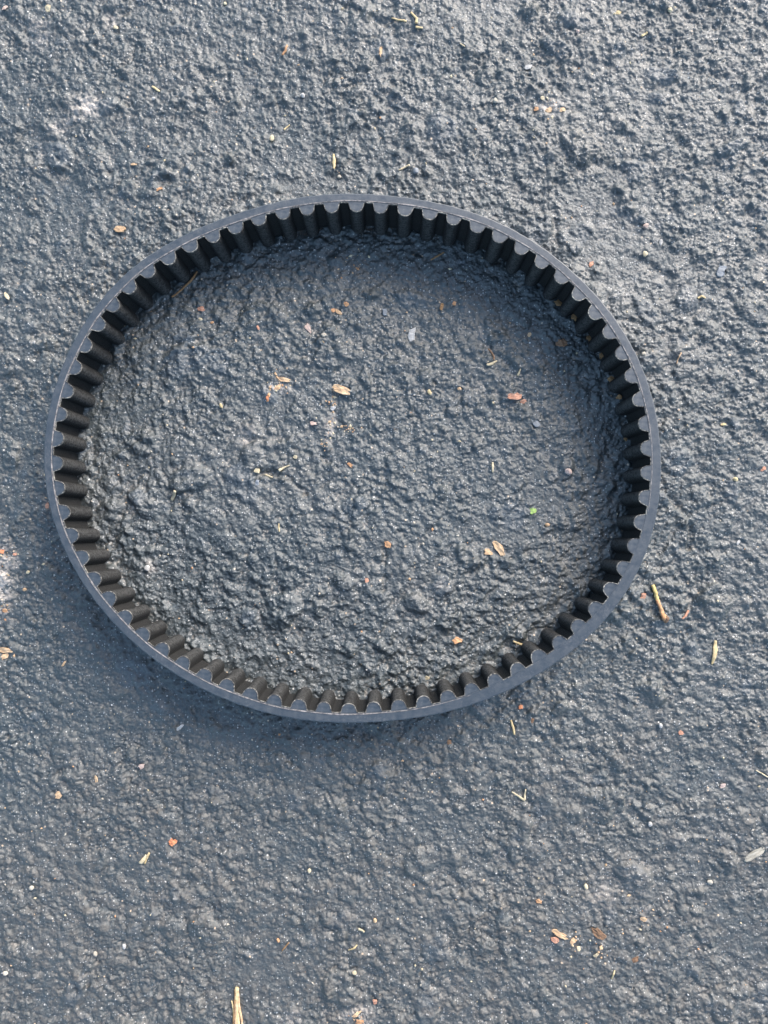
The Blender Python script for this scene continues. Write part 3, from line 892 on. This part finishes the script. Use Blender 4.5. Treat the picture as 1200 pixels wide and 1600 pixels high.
# pale tip of the dark brown flake
PB = [
    ('pebble', 'pale pinkish pebble on the right inside the loop', 888, 737, 12, 10, 20, 'pink'),
    ('pebble', 'round cream pebble beside the pale pinkish pointed flake', 506, 524, 9, 7, -10, 'stone'),
    ('seed', 'oval yellow seed in the left half of the loop', 345, 634, 6, 9, -20, 'straw'),
    ('seed', 'oval yellow seed right of the largest bark flake', 671, 613, 7, 9, -20, 'straw'),
    ('pebble', 'small tan grain right of the oval yellow seed', 718, 607, 7, 6, 0, 'tan'),
    ('seed', 'narrow cream seed under the pink crumbs in the upper left of the loop', 314, 499, 7, 4, 15, 'cream'),
    ('pebble', 'smooth cream pebble above the belt left of the upright straw', 424, 214, 8, 11, 0, 'cream'),
    ('pebble', 'round tan pebble above the belt right of centre', 773, 159, 9, 9, 0, 'stone'),
    ('pebble', 'round yellowish pebble at the top edge towards the right', 1047, 16, 8, 8, 0, 'cream'),
    ('pebble', 'small cream pebble above the belt just below the upright straw', 530, 274, 7, 6, 0, 'stone'),
    ('pebble', 'white pebble in the lower right under the belt', 1031, 1133, 7, 8, 0, 'white'),
    ('pebble', 'white pebble midway down the lower right', 1016, 1288, 8, 8, 30, 'white'),
    ('pebble', 'tan pebble in the lower right under the grey splinter', 1111, 1380, 9, 8, 0, 'stone'),
    ('pebble', 'cream oblong pebble above the paired orange flakes', 916, 1386, 7, 9, -15, 'cream'),
    ('pebble', 'cream pebble above the broken bark at the bottom edge', 554, 1520, 8, 7, 0, 'cream'),
    ('pebble', 'whitish pebble in the bottom left quarter', 193, 1480, 7, 9, 0, 'white'),
    ('pebble', 'yellowish pebble left of the whitish pebble in the bottom left', 148, 1492, 7, 9, 0, 'stone'),
    ('pebble', 'grey white pebble near the left edge low down', 50, 1387, 8, 8, 0, 'stone'),
    ('pebble', 'orange tan pebble low down right of centre', 586, 1438, 6, 8, 0, 'tan'),
    ('pebble', 'cream pebble in the lower middle', 483, 1362, 6, 8, 10, 'cream'),
    ('pebble', 'bright cream pebble outside the upper right of the belt', 1008, 397, 9, 10, 0, 'cream'),
    ('pebble', 'oblong pinkish white pebble above the bright cream one', 1010, 352, 11, 8, -25, 'pink'),
    ('pebble', 'white pebble right of the oblong pinkish white one', 1034, 377, 6, 11, 10, 'white'),
    ('pebble', 'cream pebble at the outer right side of the belt', 1004, 554, 8, 6, -20, 'stone'),
    ('pebble', 'yellow grain to the right of the belt', 1149, 749, 9, 7, 10, 'straw'),
    ('pebble', 'cream pebble near the left edge beside the chalky patch', 44, 894, 7, 6, 0, 'cream'),
    ('pebble', 'orange tan pebble left of the lower left of the belt', 39, 921, 7, 6, 0, 'tan'),
    ('pebble', 'small pale stone inside the lower left of the loop', 231, 888, 10, 11, 20, 'white'),
    ('pebble', 'small orange grain on the right inside the loop under the green scrap', 856, 820, 8, 7, 0, 'tan'),
    ('pebble', 'rounded white pebble at the far bottom left', 9, 1520, 9, 7, 0, 'stone'),
    ('pebble', 'cream pebble near the lower edge right of the straw bundle', 434, 1471, 5, 8, -30, 'orange'),
    ('pebble', 'small white grain high on the left above the belt', 240, 154, 7, 6, 0, 'white'),
    ('pebble', 'cream grain in the top left near the square chip', 180, 42, 9, 6, 20, 'cream'),
    ('pebble', 'white grain near the top in the left half', 351, 4, 6, 6, 0, 'cream'),
    ('pebble', 'whitish grain above the upper middle of the belt', 473, 149, 8, 8, 0, 'white'),
    ('pebble', 'bluish white stone high above the belt right of centre', 650, 267, 9, 11, 0, 'grey'),
    ('pebble', 'small pink grain in the upper right', 902, 52, 6, 6, 0, 'pink'),
]
for i, (nm, lab, x, y, l, w, dg, c) in enumerate(PB):
    pebble(nm, lab, nm, x, y, l, w, dg, c, 300 + i)

BL = [
    ('straw', 'broad cream straw piece standing upright in the picture above the belt', 'straw', [(521, 239), (522, 252), (522, 264)], [3, 6, 3], 'straw', {}),
    ('straw', 'thick cream straw piece inside the left of the loop', 'straw', [(267, 782), (276, 768)], [5, 5], 'cream', {}),
    ('straw', 'split cream straw left of the centre of the loop', 'straw', [(435, 735), (444, 730), (452, 727)], [5, 3, 2], 'cream', {}),
    ('straw', 'short cream straw left of the split straw', 'straw', [(413, 741), (419, 743), (425, 746)], [3, 3, 3], 'cream', {}),
    ('straw', 'hair thin upright straw below the centre left of the loop', 'straw', [(436, 818), (436, 824), (437, 831)], [2, 2, 2], 'straw', {}),
    ('pine_needle', 'long brown pine needle against the belt teeth at upper left', 'pine needle', [(270, 466), (285, 453), (300, 439), (308, 424)], [3, 3, 4, 3], 'needle', {}),
    ('pine_needle', 'fine brown needle below the top belt teeth', 'pine needle', [(673, 406), (684, 400), (694, 394)], [2, 3, 2], 'needle', {}),
    ('twig', 'thin arched brown twig above a pale splinter in the right of the loop', 'twig', [(763, 544), (769, 551), (772, 558), (771, 563)], [2, 3, 3, 2], 'brown', {}),
    ('straw', 'pale splinter with a pointed end under the arched brown twig', 'straw', [(760, 571), (768, 569), (777, 563)], [4, 5, 2], 'cream', {}),
    ('straw', 'pale upright splinter above the plump reddish flake', 'straw', [(809, 587), (813, 577)], [4, 2], 'cream', {}),
    ('straw', 'slender white splinter on the right of the loop', 'straw', [(770, 722), (770, 730), (770, 738)], [3, 4, 2], 'cream', {}),
    ('straw', 'cream sliver in the upper left of the picture above the belt', 'straw', [(237, 134), (243, 138), (249, 142)], [3, 4, 3], 'straw', {}),
    ('pine_needle', 'orange brown needle near the top left of centre', 'pine needle', [(441, 87), (446, 80), (449, 72)], [3, 4, 3], 'orange', {}),
    ('straw', 'pale tapering straw close to the top edge right of the curved sliver', 'straw', [(612, 29), (623, 33), (635, 37)], [2, 3, 3], 'straw', {}),
    ('straw', 'bent cream straw close to the top edge', 'straw', [(642, 21), (651, 32), (650, 40)], [3, 4, 5], 'straw', {}),
    ('straw', 'stubby cream straw just under the bent one near the top edge', 'straw', [(649, 44), (660, 46)], [4, 3], 'straw', {}),
    ('straw', 'pale straw lying right of the broad upright straw', 'straw', [(623, 265), (632, 261), (640, 258)], [2, 3, 3], 'cream', {}),
    ('straw', 'thin pale straw left above the broad upright straw', 'straw', [(443, 200), (447, 196), (452, 192)], [3, 2, 2], 'straw', {}),
    ('straw', 'yellow straw bit near the top edge in the right half', 'straw', [(1002, 57), (1011, 51)], [4, 3], 'straw', {}),
    ('straw', 'fine slanting straw high up right of centre', 'straw', [(719, 67), (726, 74)], [2, 2], 'cream', {}),
    ('pine_needle', 'reddish needle right of the twig at lower right', 'pine needle', [(1064, 967), (1071, 962), (1076, 954)], [2, 4, 4], 'red', {}),
    ('grass_blade', 'dry tan grass blade outside the lower right of the belt', 'grass blade', [(1119, 1001), (1118, 1015), (1115, 1030), (1113, 1039)], [4, 8, 6, 2], 'straw', dict(flat=0.3)),
    ('straw', 'pale V-shaped bent straw below the belt', 'straw', [(800, 1238), (810, 1244), (820, 1251), (820, 1243), (821, 1233)], [2, 3, 4, 3, 2], 'cream', {}),
    ('straw', 'pale upright straw just below the lower right of the belt', 'straw', [(799, 1126), (802, 1137), (804, 1148)], [3, 4, 3], 'straw', {}),
    ('straw', 'tiny pale straw below the flakes near the bottom right', 'straw', [(959, 1514), (957, 1522), (956, 1530)], [2, 3, 2], 'straw', {}),
    ('straw', 'broken straw by the belt teeth at lower right', 'straw', [(802, 1002), (812, 1006), (822, 1010)], [3, 4, 3], 'straw', {}),
    ('straw', 'longer pale splinter of the pair in the lower left', 'straw', [(219, 1349), (224, 1343), (228, 1336)], [6, 6, 3], 'cream', {}),
    ('straw', 'shorter pale splinter of the pair in the lower left', 'straw', [(225, 1351), (230, 1338), (233, 1333)], [3, 4, 3], 'straw', {}),
    ('pine_needle', 'slanting brown needle near the bottom left of centre', 'pine needle', [(440, 1488), (446, 1481), (451, 1475)], [2, 2, 2], 'needle', {}),
    ('pine_needle', 'pale needle near the bottom in the middle', 'pine needle', [(544, 1486), (552, 1482), (558, 1477)], [2, 3, 2], 'straw', {}),
    ('straw', 'cream straw bit right of the pale needle at the bottom middle', 'straw', [(560, 1452), (569, 1455)], [4, 3], 'cream', {}),
    ('fibre', 'thin curved fibre outside the right of the belt', 'fibre', [(1063, 552), (1059, 560), (1057, 569)], [2, 2, 1], 'tan', {}),
    ('fibre', 'fine pale hair curling across the right belt teeth', 'fibre', [(990, 717), (997, 722), (1002, 729)], [1.5, 1.5, 1.5], 'cream', {}),
    ('straw', 'little forked straw to the right of the belt above a dark hollow', 'straw', [(1090, 466), (1096, 463), (1102, 466)], [3, 4, 2], 'straw', {}),
    ('straw', 'cream sliver at the right edge below the belt', 'straw', [(1182, 1204), (1191, 1209), (1199, 1214)], [2, 2, 2], 'cream', {}),
]
for i, (nm, lab, cat, pts_, wd_, c, ex) in enumerate(BL):
    blade(nm, lab, cat, pts_, wd_, c, 500 + i, **ex)

# twig: yellow stalk with a knotted red brown end
def root_at(name, label, cat, px, py):
    p = world_at(px, py)
    o = bpy.data.objects.new(name, None)
    link(o)
    o.empty_display_size = 0.003
    o.location = (p.x, p.y, ground_z(p.x, p.y))
    return tag(o, label, cat)


tw = root_at('twig', 'yellow twig with a knobbly red brown end outside the lower right of the belt', 'twig', 1029, 943)
blade('stem', None, None, [(1019, 914), (1023, 926), (1027, 938)], [6, 6, 6], 'lime', 1, 0.8, 0.06, tw)
blade('bark_end', None, None, [(1026.6, 937), (1030, 947), (1033, 957), (1035, 964), (1038, 970)], [6.5, 6, 6.5, 8, 5], 'orange', 2, 0.8, 0.15, tw)
blade('knob', None, None, [(1037, 961), (1039, 966), (1036, 972)], [4, 7, 4], 'brown', 3, 0.8, 0.2, tw, rise=0.9)

# frayed bundle of straw at the bottom edge
bd = root_at('straw_bundle', 'frayed brown bundle of dry straw rising from the bottom edge', 'straw bundle', 370, 1580)
for i, (pts_, wd_, c) in enumerate((([(369, 1545), (369, 1562), (370, 1582), (373, 1606)], [5, 6, 6, 5], 'straw'),
                                    ([(367, 1548), (367, 1565), (366, 1585), (364, 1606)], [4, 5, 5, 4], 'needle'),
                                    ([(371, 1546), (372, 1570), (376, 1590), (379, 1606)], [3, 4, 4, 3], 'tan'),
                                    ([(361, 1566), (364, 1580), (365, 1594), (366, 1606)], [2, 3, 3, 3], 'straw'),
                                    ([(369, 1556), (369, 1575), (368, 1606)], [3, 4, 4], 'tan'))):
    blade('stalk', None, None, pts_, wd_, c, 700 + i, 0.8, 0.1, bd, rise=0.3 + 0.35 * i)

# crumbs trapped at the foot of the belt, seen through the gaps on the right
LODGED = ((874, 472, 12, 'uppermost'), (899, 495, 11, 'second from the top'), (923, 526, 9, 'third from the top'), (943, 554, 10, 'fourth from the top'),
          (957, 590, 11, 'fifth from the top'), (969, 620, 9, 'sixth from the top'), (982, 684, 8, 'lowest'))
for i, (x, y, s, which) in enumerate(LODGED):
    chip('bark_crumb', 'dull tan crumb lodged between the right hand belt teeth, ' + which + ' of seven', 'bark crumb', x - 3, y + 2, s, s * 0.8, 40 * i, 'needle', 800 + i,
         jag=0.35, group='crumbs lodged between the right hand belt teeth')

# ------------------------------------------------------------------ uncountable grit
def scatter(name, label, count, sizes, mats, seed, where=None):
    r = np.random.RandomState(seed)
    verts, faces, midx = [], [], []
    octa = np.array([(1, 0, 0), (0, 1, 0), (-1, 0, 0), (0, -1, 0), (0, 0, 1), (0, 0, -1)], float)
    tri = [(0, 1, 4), (1, 2, 4), (2, 3, 4), (3, 0, 4), (1, 0, 5), (2, 1, 5), (3, 2, 5), (0, 3, 5)]
    for _ in range(count):
        if where is None:
            x, y = r.uniform(-0.17, 0.17), r.uniform(-0.21, 0.21)
        else:
            c_ = where[r.randint(len(where))]
            p = world_at(c_[0] + r.randn() * c_[2], c_[1] + r.randn() * c_[3])
            x, y = p.x, p.y
        s = sizes[0] + (sizes[1] - sizes[0]) * r.rand() ** 2.5
        el = 1 + 0.9 * r.rand() ** 2
        q = r.rand() * 6.3
        v = octa * (1 + 0.35 * (r.rand(6, 1) - 0.5)) * np.array([s * el, s, s * 0.7])
        vx = v[:, 0] * math.cos(q) - v[:, 1] * math.sin(q)
        vy = v[:, 0] * math.sin(q) + v[:, 1] * math.cos(q)
        b0 = len(verts)
        z = ground_z(x, y) + s * 0.3
        verts.extend(zip(vx + x, vy + y, v[:, 2] + z))
        faces.extend([(b0 + a_, b0 + b_, b0 + c_) for a_, b_, c_ in tri])
        midx.extend([int(r.choice(len(mats), p=[m[1] for m in mats]))] * 8)
    o = mesh_obj(name, verts, faces, [pal(m[0]) for m in mats], midx=midx)
    return tag(o, label, 'grit', kind='stuff')


scatter('sand_grit', 'pale sand grains sprinkled all over the dark asphalt', 2000, (0.00010, 0.00048),
        (('stone', 0.34), ('white', 0.26), ('cream', 0.22), ('tan', 0.12), ('orange', 0.06)), 21)
scatter('bark_dust', 'orange and tan bark crumbs trailing through the middle of the loop', 230, (0.00012, 0.00055),
        (('tan', 0.5), ('orange', 0.25), ('cream', 0.25)), 22,
        [(514, 668, 4, 16), (506, 692, 3, 8), (432, 608, 12, 8), (425, 590, 7, 9), (855, 165, 14, 10), (930, 1484, 18, 10), (900, 1476, 8, 8), (556, 1592, 10, 8),
         (545, 670, 8, 4), (520, 630, 4, 8), (5, 890, 8, 24), (10, 955, 6, 14), (540, 425, 9, 16), (1010, 1425, 22, 16), (560, 405, 8, 10)])
